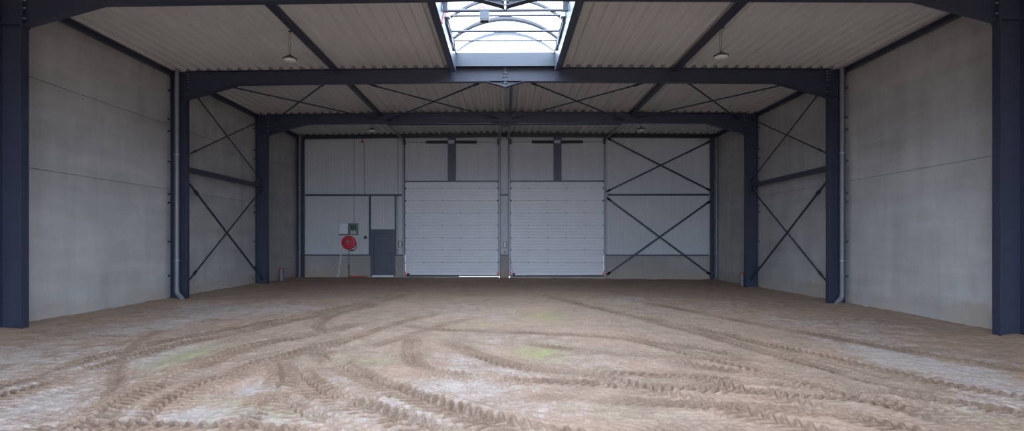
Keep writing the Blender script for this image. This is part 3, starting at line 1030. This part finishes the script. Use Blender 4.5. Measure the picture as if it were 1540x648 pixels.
    if x0 > 0:
        MB().tube([(x0 - 0.02, y - 0.04, 1.1), (x0 + 0.03, y - 0.05, 0.8), (x0 + 0.02, y - 0.05, 0.6), (x0 + 0.08, y - 0.05, 0.45), (x0 + 0.16, y - 0.05, 0.24)], 0.008, 6).build('control_cable', M['redplastic'], root)
    return root


sectional_door('door_1', D1[0], D1[1], 'left one of the two large white sectional doors, next to the hose reel wall')
sectional_door('door_2', D2[0], D2[1], 'right one of the two large white sectional doors, next to the crossed braces')

# ---- the slate blue pedestrian door
root = empty('door_3', (-5.8, 28.36, 0.09), 'slate blue pedestrian door in the back wall right of the hose reel', 'door', None, 'structure')
f = MB()
f.box(-6.40, -6.24, 28.31, 28.42, 0.10, 2.31)
f.box(-5.38, -5.22, 28.31, 28.42, 0.10, 2.31)
f.box(-6.24, -5.38, 28.31, 28.42, 2.13, 2.31)
f.build('door_frame', M['door_steel'], root, 0.006)
MB().box(-6.42, -5.20, 28.425, 28.50, 0.09, 2.35).build('outer_skin', M['door_steel'], root)
leaf = MB().box(-6.235, -5.385, 28.345, 28.39, 0.15, 2.125).build('door_leaf', M['door_steel'], root, 0.004)
MB().box(-6.08, -5.54, 28.338, 28.345, 0.35, 1.98).build('leaf_panel', M['door_steel'], leaf, 0.003)
h_ = MB().tube([(-5.47, 28.345, 1.12), (-5.47, 28.29, 1.12), (-5.48, 28.28, 1.12), (-5.61, 28.28, 1.12)], 0.011, 8)
h_.box(-5.49, -5.45, 28.335, 28.345, 1.0, 1.22)
h_.build('handle', M['spring'], leaf)
for z in (0.4, 1.2, 1.95):
    MB().tube([(-6.245, 28.33, z - 0.05), (-6.245, 28.33, z + 0.05)], 0.012, 8).build('hinge', M['spring'], leaf)
MB().box(-6.30, -5.30, 28.27, 28.34, 0.086, 0.135).build('threshold', M['alu'], root)


# ---------------------------------------------------------------- skylight
sk = empty('skylight', (0, 14.5, 6.9), 'barrel vaulted skylight along the ridge with opal panes and arched bars', 'skylight', None, 'thing')
ZL, ZS, RISE = 6.66, 7.20, 0.57
for s in (-1, 1):
    lbm = MB().box(s * SKY_HW, s * (SKY_HW + 0.03), SKY_Y0, SKY_Y1, 6.87, ZS)
    lbm.box(s * SKY_HW, s * (SKY_HW + 0.03), SKY_Y0, 11.46, ZL, 6.87)
    lbm.box(s * SKY_HW, s * (SKY_HW + 0.03), 11.70, SKY_Y1, ZL, 6.87)
    lbm.build('curb_lining', M['curb'], sk)
    t_ = MB()
    for q0, q1 in ((SKY_Y0, 11.46), (11.70, SKY_Y1)):
        t_.box(s * (SKY_HW + 0.03), s * (SKY_HW + 0.16), q0, q1, ZL + 0.01, ZL + 0.03)
        t_.box(s * (SKY_HW + 0.14), s * (SKY_HW + 0.19), q0, q1, ZL + 0.03, 6.87)
    t_.box(s * (SKY_HW + 0.14), s * (SKY_HW + 0.19), SKY_Y0, SKY_Y1, 6.87, 7.14)
    t_.build('trimmer_beam', M['steel'], sk)
    MB().box(s * (SKY_HW - 0.03), s * (SKY_HW + 0.08), SKY_Y0, SKY_Y1, ZS, ZS + 0.05).build('curb_rail', M['alu'], sk)
MB().box(-SKY_HW, SKY_HW, SKY_Y1, SKY_Y1 + 0.04, 6.83, ZS + 0.02).build('end_curb', M['curb'], sk)
MB().box(-SKY_HW - 0.1, SKY_HW + 0.1, SKY_Y1 + 0.04, SKY_Y1 + 0.29, 6.87, 7.15).build('end_trimmer', M['steel'], sk)
MB().box(-SKY_HW, SKY_HW, SKY_Y0 - 0.12, SKY_Y0, 6.66, ZS + 0.02).build('end_curb', M['curb'], sk)


def arc(hw, rise, z0, n_=28):
    R_ = (hw * hw + rise * rise) / (2 * rise)
    a = math.asin(hw / R_)
    return [(R_ * math.sin(-a + 2 * a * k / n_), z0 + R_ * math.cos(-a + 2 * a * k / n_) - (R_ - rise)) for k in range(n_ + 1)]


def arch_band(y0, y1, t, mat, nm, hw=SKY_HW, rise=RISE, z0=ZS + 0.03, drop=0.0):
    o_ = arc(hw, rise, z0 - drop)
    i_ = arc(hw - t * 0.6, rise - t, z0 - drop)
    return MB().prism(o_ + list(reversed(i_)), 'y', y0, y1).build(nm, mat, sk)


rib_y = [17.28, 16.12, 14.75, 13.40, 12.05, 10.7]
for k, y in enumerate(rib_y):
    if k == 0:
        arch_band(y - 0.05, y + 0.0, 0.09, M['curb'], 'end_arch')
    elif k == 1:
        arch_band(y - 0.05, y - 0.01, 0.07, M['ribmetal'], 'arch_bar')
        arch_band(y + 0.03, y + 0.06, 0.07, M['ribmetal'], 'arch_bar')
        arch_band(y + 0.10, y + 0.13, 0.07, M['ribmetal'], 'arch_bar')
    else:
        arch_band(y - 0.045, y + 0.045, 0.075, M['ribmetal'], 'arch_bar')
# panes: one shell per field
ys_ = [SKY_Y0, 1, 6] + sorted(rib_y)
for y0, y1 in zip(ys_[:-1], ys_[1:]):
    o_ = arc(SKY_HW + 0.03, RISE + 0.03, ZS + 0.03)
    n_ = len(o_)
    m_ = MB()
    m_._add([(x, y0, z) for x, z in o_] + [(x, y1, z) for x, z in o_], [(i, i + 1, i + 1 + n_, i + n_) for i in range(n_ - 1)], True)
    m_.build('vault_pane', M['glazing'], sk)
# gable end pane with its three glazing bars
g_ = arc(SKY_HW, RISE, ZS + 0.03)
m_ = MB()
m_._add([(x, SKY_Y1 + 0.01, z) for x, z in g_], [tuple(range(len(g_)))])
m_.build('end_pane', M['glazing'], sk)
for x in (-0.50, 0.0, 0.50):
    MB().box(x - 0.006, x + 0.006, SKY_Y1 - 0.015, SKY_Y1 + 0.005, ZS + 0.02, ZS + RISE - 0.06).build('glazing_bar', M['curb'], sk)
m_ = MB()
m_._add([(x, SKY_Y0, z) for x, z in g_], [tuple(range(len(g_)))])
m_.build('end_pane', M['glazing'], sk)
# tie rods across the vault and the opening gear on both curbs
for y, z, r in ((16.25, 7.21, 0.016), (15.52, 7.21, 0.022), (14.46, 7.215, 0.018), (14.10, 7.20, 0.028)):
    MB().tube([(-SKY_HW, y, z), (SKY_HW, y, z)], r * 1.35, 10).build('tie_rod', M['rod'], sk)
for s in (-1, 1):
    fr_ = MB()
    for z in (6.98, 7.15):
        fr_.box(s * (SKY_HW - 0.05), s * (SKY_HW - 0.02), 14.3, 16.3, z, z + 0.03)
    for k in range(3):
        fr_.box(s * (SKY_HW - 0.06), s * (SKY_HW - 0.0), 14.3 + k * 1.0 - 0.02, 14.3 + k * 1.0 + 0.02, 6.95, 7.2)
    gear = fr_.build('opening_gear', M['ribmetal'], sk)
    for q in range(3):
        MB().tube([(s * (SKY_HW - 0.035), 14.5 + q * 0.04, 7.04 + q * 0.045), (s * (SKY_HW - 0.035), 16.1, 7.03 + q * 0.045)], 0.018, 8).build('gas_spring', M['spring'], gear)
    MB().box(s * (SKY_HW - 0.12), s * (SKY_HW - 0.01), 13.55, 13.62, 6.98, 7.2).build('hinge_bracket', M['ribmetal'], sk)
    MB().box(s * (SKY_HW - 0.12), s * (SKY_HW - 0.01), 14.1, 14.25, 7.06, 7.16).build('rod_socket', M['alu'], sk)
mot = MB().rbox(-0.60, -0.38, 14.04, 14.24, 6.99, 7.17, 0.015, 'y').build('motor_box', M['curb'], sk)
MB().rbox(-0.595, -0.385, 14.05, 14.23, 6.955, 6.992, 0.01, 'y').build('motor_lid', M['spring'], mot)
MB().tube([(-0.66, 14.1, 7.21), (-0.62, 14.1, 7.25), (-0.56, 14.1, 7.29), (-0.50, 14.1, 7.28), (-0.45, 14.1, 7.23), (-0.42, 14.1, 7.17)], 0.014, 6).build('red_cable', M['red_cable'], mot)
MB().tube([(-SKY_HW + 0.10, 14.10, 7.215), (-SKY_HW + 0.05, 14.06, 7.22), (-SKY_HW + 0.025, 13.98, 7.12), (-SKY_HW + 0.022, 13.75, 6.95), (-SKY_HW + 0.020, 13.5, 6.78), (-SKY_HW + 0.018, 13.38, 6.645)], 0.016, 6).build('red_cable', M['red_cable'], sk)


# ---------------------------------------------------------------- downpipes and standpipes
def downpipe(x, y, s_toe, r, label, z_top=6.75, group='rainwater downpipes', clips=(1.2, 4.3), toe=0.22):
    z0 = floor_base(x)
    root = empty('downpipe', (x, y, z0), label, 'pipe', group, 'thing')
    MB().tube([(x, y, z_top), (x, y, z0 + 0.30)], r, 16).build('pipe', M['pipe'], root)
    el = [(x, y, z0 + 0.34), (x, y, z0 + 0.24), (x + s_toe * toe * 0.25, y - 0.02, z0 + 0.15), (x + s_toe * toe * 0.75, y - 0.05, z0 + 0.06), (x + s_toe * toe, y - 0.08, z0 - 0.02)]
    MB().tube(el, [r * 1.12] * 5, 16).build('elbow', M['pipe'], root)
    for z in clips:
        c_ = MB().tube([(x, y, z - 0.015), (x, y, z + 0.015)], r * 1.25, 16)
        c_.tube([(x, y, z), (x, y + r + 0.1, z)], 0.008, 6)
        c_.build('pipe_clip', M['galv'], root)


downpipe(-9.60, 17.36, 1, 0.062, 'tall grey downpipe before the middle left column')
downpipe(9.70, 17.36, -1, 0.062, 'tall grey downpipe before the middle right column')
downpipe(-9.69, 28.08, 0, 0.05, 'thin grey downpipe in the back left corner', toe=0.0)
downpipe(9.855, 28.05, -1, 0.05, 'thin grey downpipe in the back right corner', toe=0.10)

for x, y, lb in ((-9.63, 25.6, 'short grey standpipe with a red cap by the left wall'),
                 (9.52, 24.15, 'short grey standpipe with a red cap beside the farthest right column')):
    z0 = floor_base(x) - 0.05
    root = empty('standpipe', (x, y, z0), lb, 'pipe', None, 'thing')
    r = 0.085
    MB().tube([(x, y, z0), (x, y, z0 + 0.50)], r, 18).build('pipe', M['pipe'], root)
    MB().tube([(x, y, z0 + 0.44), (x, y, z0 + 0.52)], r * 1.18, 18).build('socket', M['pipe'], root)
    MB().lathe([(r * 1.15, 0), (r * 1.15, 0.06), (r * 0.9, 0.075), (0.02, 0.08)], (x, y, z0 + 0.515), 'z', 18).build('cap', M['cap'], root)


# ---------------------------------------------------------------- pendant lamps
def lamp(x, y, label, drop=0.70):
    zt = eave(x)
    z = zt - drop
    root = empty('pendant_lamp', (x, y, z), label, 'lamp', 'round pendant lamps', 'thing')
    MB().lathe([(0.04, 0.10), (0.09, 0.09), (0.10, 0.055), (0.165, 0.042), (0.175, 0.032), (0.174, 0.012), (0.16, 0.006)], (x, y, z), 'z', 32).build('housing', M['spring'], root)
    MB().lathe([(0.158, 0.007), (0.156, -0.012), (0.13, -0.035), (0.08, -0.045), (0.01, -0.048)], (x, y, z), 'z', 32).build('lens', M['lens'], root)
    MB().tube([(x, y, z + 0.10), (x, y, z + 0.14)], 0.022, 10).build('hook', M['spring'], root)
    MB().tube([(x + 0.02, y, zt - 0.012), (x + 0.018, y, zt - 0.2), (x, y, z + 0.14)], 0.006, 6).build('cord', M['spring'], root)
    MB().tube([(x + 0.0, y, zt - 0.012), (x - 0.02, y, zt - 0.06), (x - 0.035, y, zt - 0.3), (x - 0.03, y, z + 0.16), (x - 0.01, y, z + 0.09)], 0.005, 6).build('power_cable', M['spring'], root)
    MB().box(x - 0.03, x + 0.07, y - 0.025, y + 0.025, zt - 0.025, zt + 0.003).build('ceiling_hook_plate', M['spring'], root)


lamp(-5.17, 14.3, 'round pendant lamp on a long cord, near left part of the roof')
lamp(5.10, 14.2, 'round pendant lamp on a long cord, near right part of the roof')
lamp(-5.20, 23.3, 'small looking round pendant lamp before the farther roof beam, left half', 0.74)
lamp(5.28, 23.3, 'small looking round pendant lamp before the farther roof beam, right half', 0.74)

# ---------------------------------------------------------------- fittings on the back wall
FY = 28.40       # face of the cladding
root = empty('hose_reel', (-7.43, FY, 1.69), 'red fire hose reel on the back wall under the white box', 'hose reel', None, 'thing')
MB().lathe([(0.05, 0), (0.31, 0.0), (0.325, -0.012), (0.31, -0.03), (0.27, -0.035), (0.27, -0.055), (0.10, -0.06), (0.06, -0.06)], (-7.43, FY - 0.16, 1.69), 'y', 40).build('front_disc', M['red'], root)
MB().lathe([(0.30, 0), (0.325, -0.012), (0.30, -0.025), (0.05, -0.03)], (-7.43, FY - 0.03, 1.69), 'y', 40).build('back_disc', M['red'], root)
coil = MB()
for q in range(4):
    for rr in (0.22, 0.26):
        coil.tube([(-7.43 + rr * math.cos(t * PI / 16), FY - 0.062 - q * 0.028, 1.69 + rr * math.sin(t * PI / 16)) for t in range(32)], 0.014, 8, closed=True)
coil.build('hose_coil', M['redplastic'], root)
MB().lathe([(0.085, 0), (0.085, -0.03), (0.06, -0.05), (0.03, -0.055)], (-7.45, FY - 0.21, 1.72), 'y', 24).build('hub', M['pipe'], root)
lp = [(-7.20, FY - 0.10, 1.90), (-7.12, FY - 0.11, 1.80), (-7.07, FY - 0.12, 1.62), (-7.08, FY - 0.12, 1.45), (-7.15, FY - 0.12, 1.36), (-7.22, FY - 0.12, 1.33)]
MB().tube(lp, 0.022, 10).build('hose', M['redplastic'], root)
MB().tube([(-7.20, FY - 0.12, 1.34), (-7.26, FY - 0.12, 1.325), (-7.38, FY - 0.12, 1.32)], [0.026, 0.03, 0.016], 10).build('nozzle', M['black'], root)
MB().tube([(-7.43, FY, 1.69), (-7.43, FY - 0.17, 1.69)], 0.05, 12).build('axle', M['black'], root)
v_ = MB().tube([(-7.74, FY - 0.06, 1.75), (-7.74, FY - 0.06, 1.62), (-7.70, FY - 0.08, 1.55)], 0.025, 10)
v_.tube([(-7.74, FY, 1.68), (-7.74, FY - 0.08, 1.68)], 0.02, 8)
v_.build('stop_valve', M['hose_white'], root)

for dx, lb in ((0.0, 'left one of two pale hoses slanting from the hose reel to the ground'), (0.085, 'right one of two pale hoses slanting from the hose reel to the ground')):
    root = empty('water_hose', (-7.97 + dx, FY - 0.1, 0), lb, 'hose', 'pale water hoses under the reel', 'thing')
    MB().tube([(-7.76 + dx * 0.3, FY - 0.08, 1.66), (-7.80 + dx * 0.5, FY - 0.10, 1.2), (-7.90 + dx * 0.8, FY - 0.12, 0.5), (-7.975 + dx, FY - 0.13, 0.10), (-7.99 + dx, FY - 0.14, 0.0)], 0.017, 8).build('hose', M['hose_white'], root)
    MB().tube([(-7.76 + dx * 0.3, FY - 0.08, 1.65), (-7.765 + dx * 0.32, FY - 0.082, 1.58)], 0.024, 8).build('hose_clamp', M['galv'], root)

root = empty('supply_pipe', (-7.43, 28.32, 0), 'brown upright supply pipe with a valve under the hose reel', 'pipe', None, 'thing')
MB().tube([(-7.43, 28.32, -0.05), (-7.43, 28.32, 0.62)], 0.026, 10).build('pipe', M['copper'], root)
MB().tube([(-7.43, 28.32, 0.62), (-7.43, 28.32, 1.30), (-7.43, 28.34, 1.37)], 0.016, 10).build('riser', M['cable'], root)
v_ = MB().tube([(-7.43, 28.32, 0.48), (-7.43, 28.32, 0.52), (-7.43, 28.32, 0.60), (-7.43, 28.32, 0.64)], [0.03, 0.045, 0.045, 0.03], 10)
v_.build('valve', M['copper'], root)
MB().box(-7.49, -7.37, 28.25, 28.27, 0.55, 0.58).build('valve_lever', M['redplastic'], root)

root = empty('conduit_bundle', (-6.9, 28.2, 0.03), 'orange conduits lying on the earth at the foot of the plinth', 'conduit', None, 'thing')
MB().tube([(-7.38, 28.24, 0.10), (-7.2, 28.22, 0.085), (-6.9, 28.2, 0.08), (-6.62, 28.21, 0.10)], 0.035, 10).build('conduit', M['cap'], root)
MB().tube([(-7.30, 28.14, 0.085), (-7.0, 28.12, 0.075), (-6.7, 28.14, 0.085), (-6.5, 28.17, 0.10)], 0.028, 10).build('conduit', M['cap'], root)

root = empty('distribution_box', (-7.67, FY, 2.33), 'white wall box to the left above the red hose reel', 'box', None, 'thing')
MB().box(-7.92, -7.45, FY - 0.02, FY, 2.04, 2.62).build('back_board', M['cable'], root)
MB().rbox(-7.87, -7.46, FY - 0.16, FY - 0.02, 2.10, 2.61, 0.015, 'y').build('cover', M['white'], root)
MB().box(-7.48, -7.466, FY - 0.165, FY - 0.15, 2.30, 2.40).build('latch', M['lightgrey'], root)

root = empty('control_panel', (-7.22, FY, 2.33), 'dark framed panel with green face right above the hose reel', 'panel', None, 'thing')
MB().rbox(-7.44, -7.00, FY - 0.10, FY, 2.05, 2.61, 0.012, 'y').build('housing', M['cable'], root)
MB().box(-7.36, -7.08, FY - 0.108, FY - 0.10, 2.30, 2.55).build('display', M['green'], root)
for x in (-7.32, -7.19):
    MB().rbox(x, x + 0.09, FY - 0.13, FY - 0.10, 2.09, 2.25, 0.01, 'y').build('socket', M['lightgrey'], root)

root = empty('light_switch', (-6.65, FY, 1.94), 'small black double switch between the hose reel and the blue door', 'switch', None, 'thing')
MB().rbox(-6.72, -6.58, FY - 0.045, FY, 1.87, 2.01, 0.012, 'y').build('housing', M['black'], root)
for x in (-6.705, -6.643):
    MB().box(x, x + 0.048, FY - 0.052, FY - 0.045, 1.89, 1.99).build('rocker', M['spring'], root)


def conduit(x, z0, z1, label, r=0.011):
    root = empty('cable_conduit', (x, FY, z0), label, 'conduit', None, 'thing')
    MB().tube([(x, FY - 0.018, z0), (x, FY - 0.018, z1)], r, 8).build('tube', M['cable'], root)
    for k in range(4):
        z = z0 + (z1 - z0) * (k + 0.5) / 4
        MB().box(x - 0.02, x + 0.02, FY - 0.032, FY, z - 0.012, z + 0.012).build('clip', M['lightgrey'], root)


conduit(-7.20, 2.61, 6.70, 'thin grey conduit running up the cladding from the green panel')
conduit(-6.69, 3.99, 6.42, 'thin grey conduit from the red detector down to the dark rail')
conduit(-5.10, 1.14, 6.70, 'thin grey conduit on the narrow strip right of the blue door', 0.013)

root = empty('fire_detector', (-6.79, FY, 6.52), 'tiny red sounder high on the back wall above the blue door', 'detector', None, 'thing')
MB().lathe([(0.05, 0), (0.065, -0.02), (0.06, -0.06), (0.03, -0.085)], (-6.79, FY, 6.50), 'y', 16).build('sounder', M['red'], root)
MB().tube([(-6.79, FY - 0.02, 6.55), (-6.85, FY - 0.02, 6.62), (-6.69, FY - 0.02, 6.64)], 0.008, 6).build('cable', M['cap'], root)


def button_box(x, z, label):
    root = empty('button_box', (x, FY, z), label, 'switch', 'push button boxes of the sectional doors', 'thing')
    MB().rbox(x - 0.085, x + 0.085, FY - 0.07, FY, z - 0.15, z + 0.15, 0.015, 'y').build('housing', M['spring'], root)
    MB().rbox(x - 0.05, x + 0.05, FY - 0.08, FY - 0.07, z - 0.12, z + 0.12, 0.01, 'y').build('face_plate', M['white'], root)
    for k in range(3):
        MB().lathe([(0.022, 0), (0.022, -0.012), (0.012, -0.016)], (x, FY - 0.08, z + 0.07 - 0.07 * k), 'y', 12).build('push_button', M['lightgrey'], root)


def mushroom(x, z, label, y=FY):
    root = empty('emergency_button', (x, y, z), label, 'button', 'red emergency buttons', 'thing')
    MB().rbox(x - 0.045, x + 0.045, y - 0.04, y, z - 0.045, z + 0.045, 0.01, 'y').build('housing', M['lightgrey'], root)
    MB().lathe([(0.022, 0), (0.022, -0.015), (0.04, -0.02), (0.036, -0.035), (0.01, -0.04)], (x, y - 0.04, z), 'y', 16).build('mushroom_cap', M['red'], root)


button_box(-4.985, 1.62, 'grey push button box just left of the left white door')
button_box(-0.02, 1.60, 'grey push button box on the strip between the two white doors')
mushroom(-5.10, 1.34, 'tiny red button left of the left white door')
mushroom(-0.01, 1.25, 'tiny red button under the box between the two white doors')
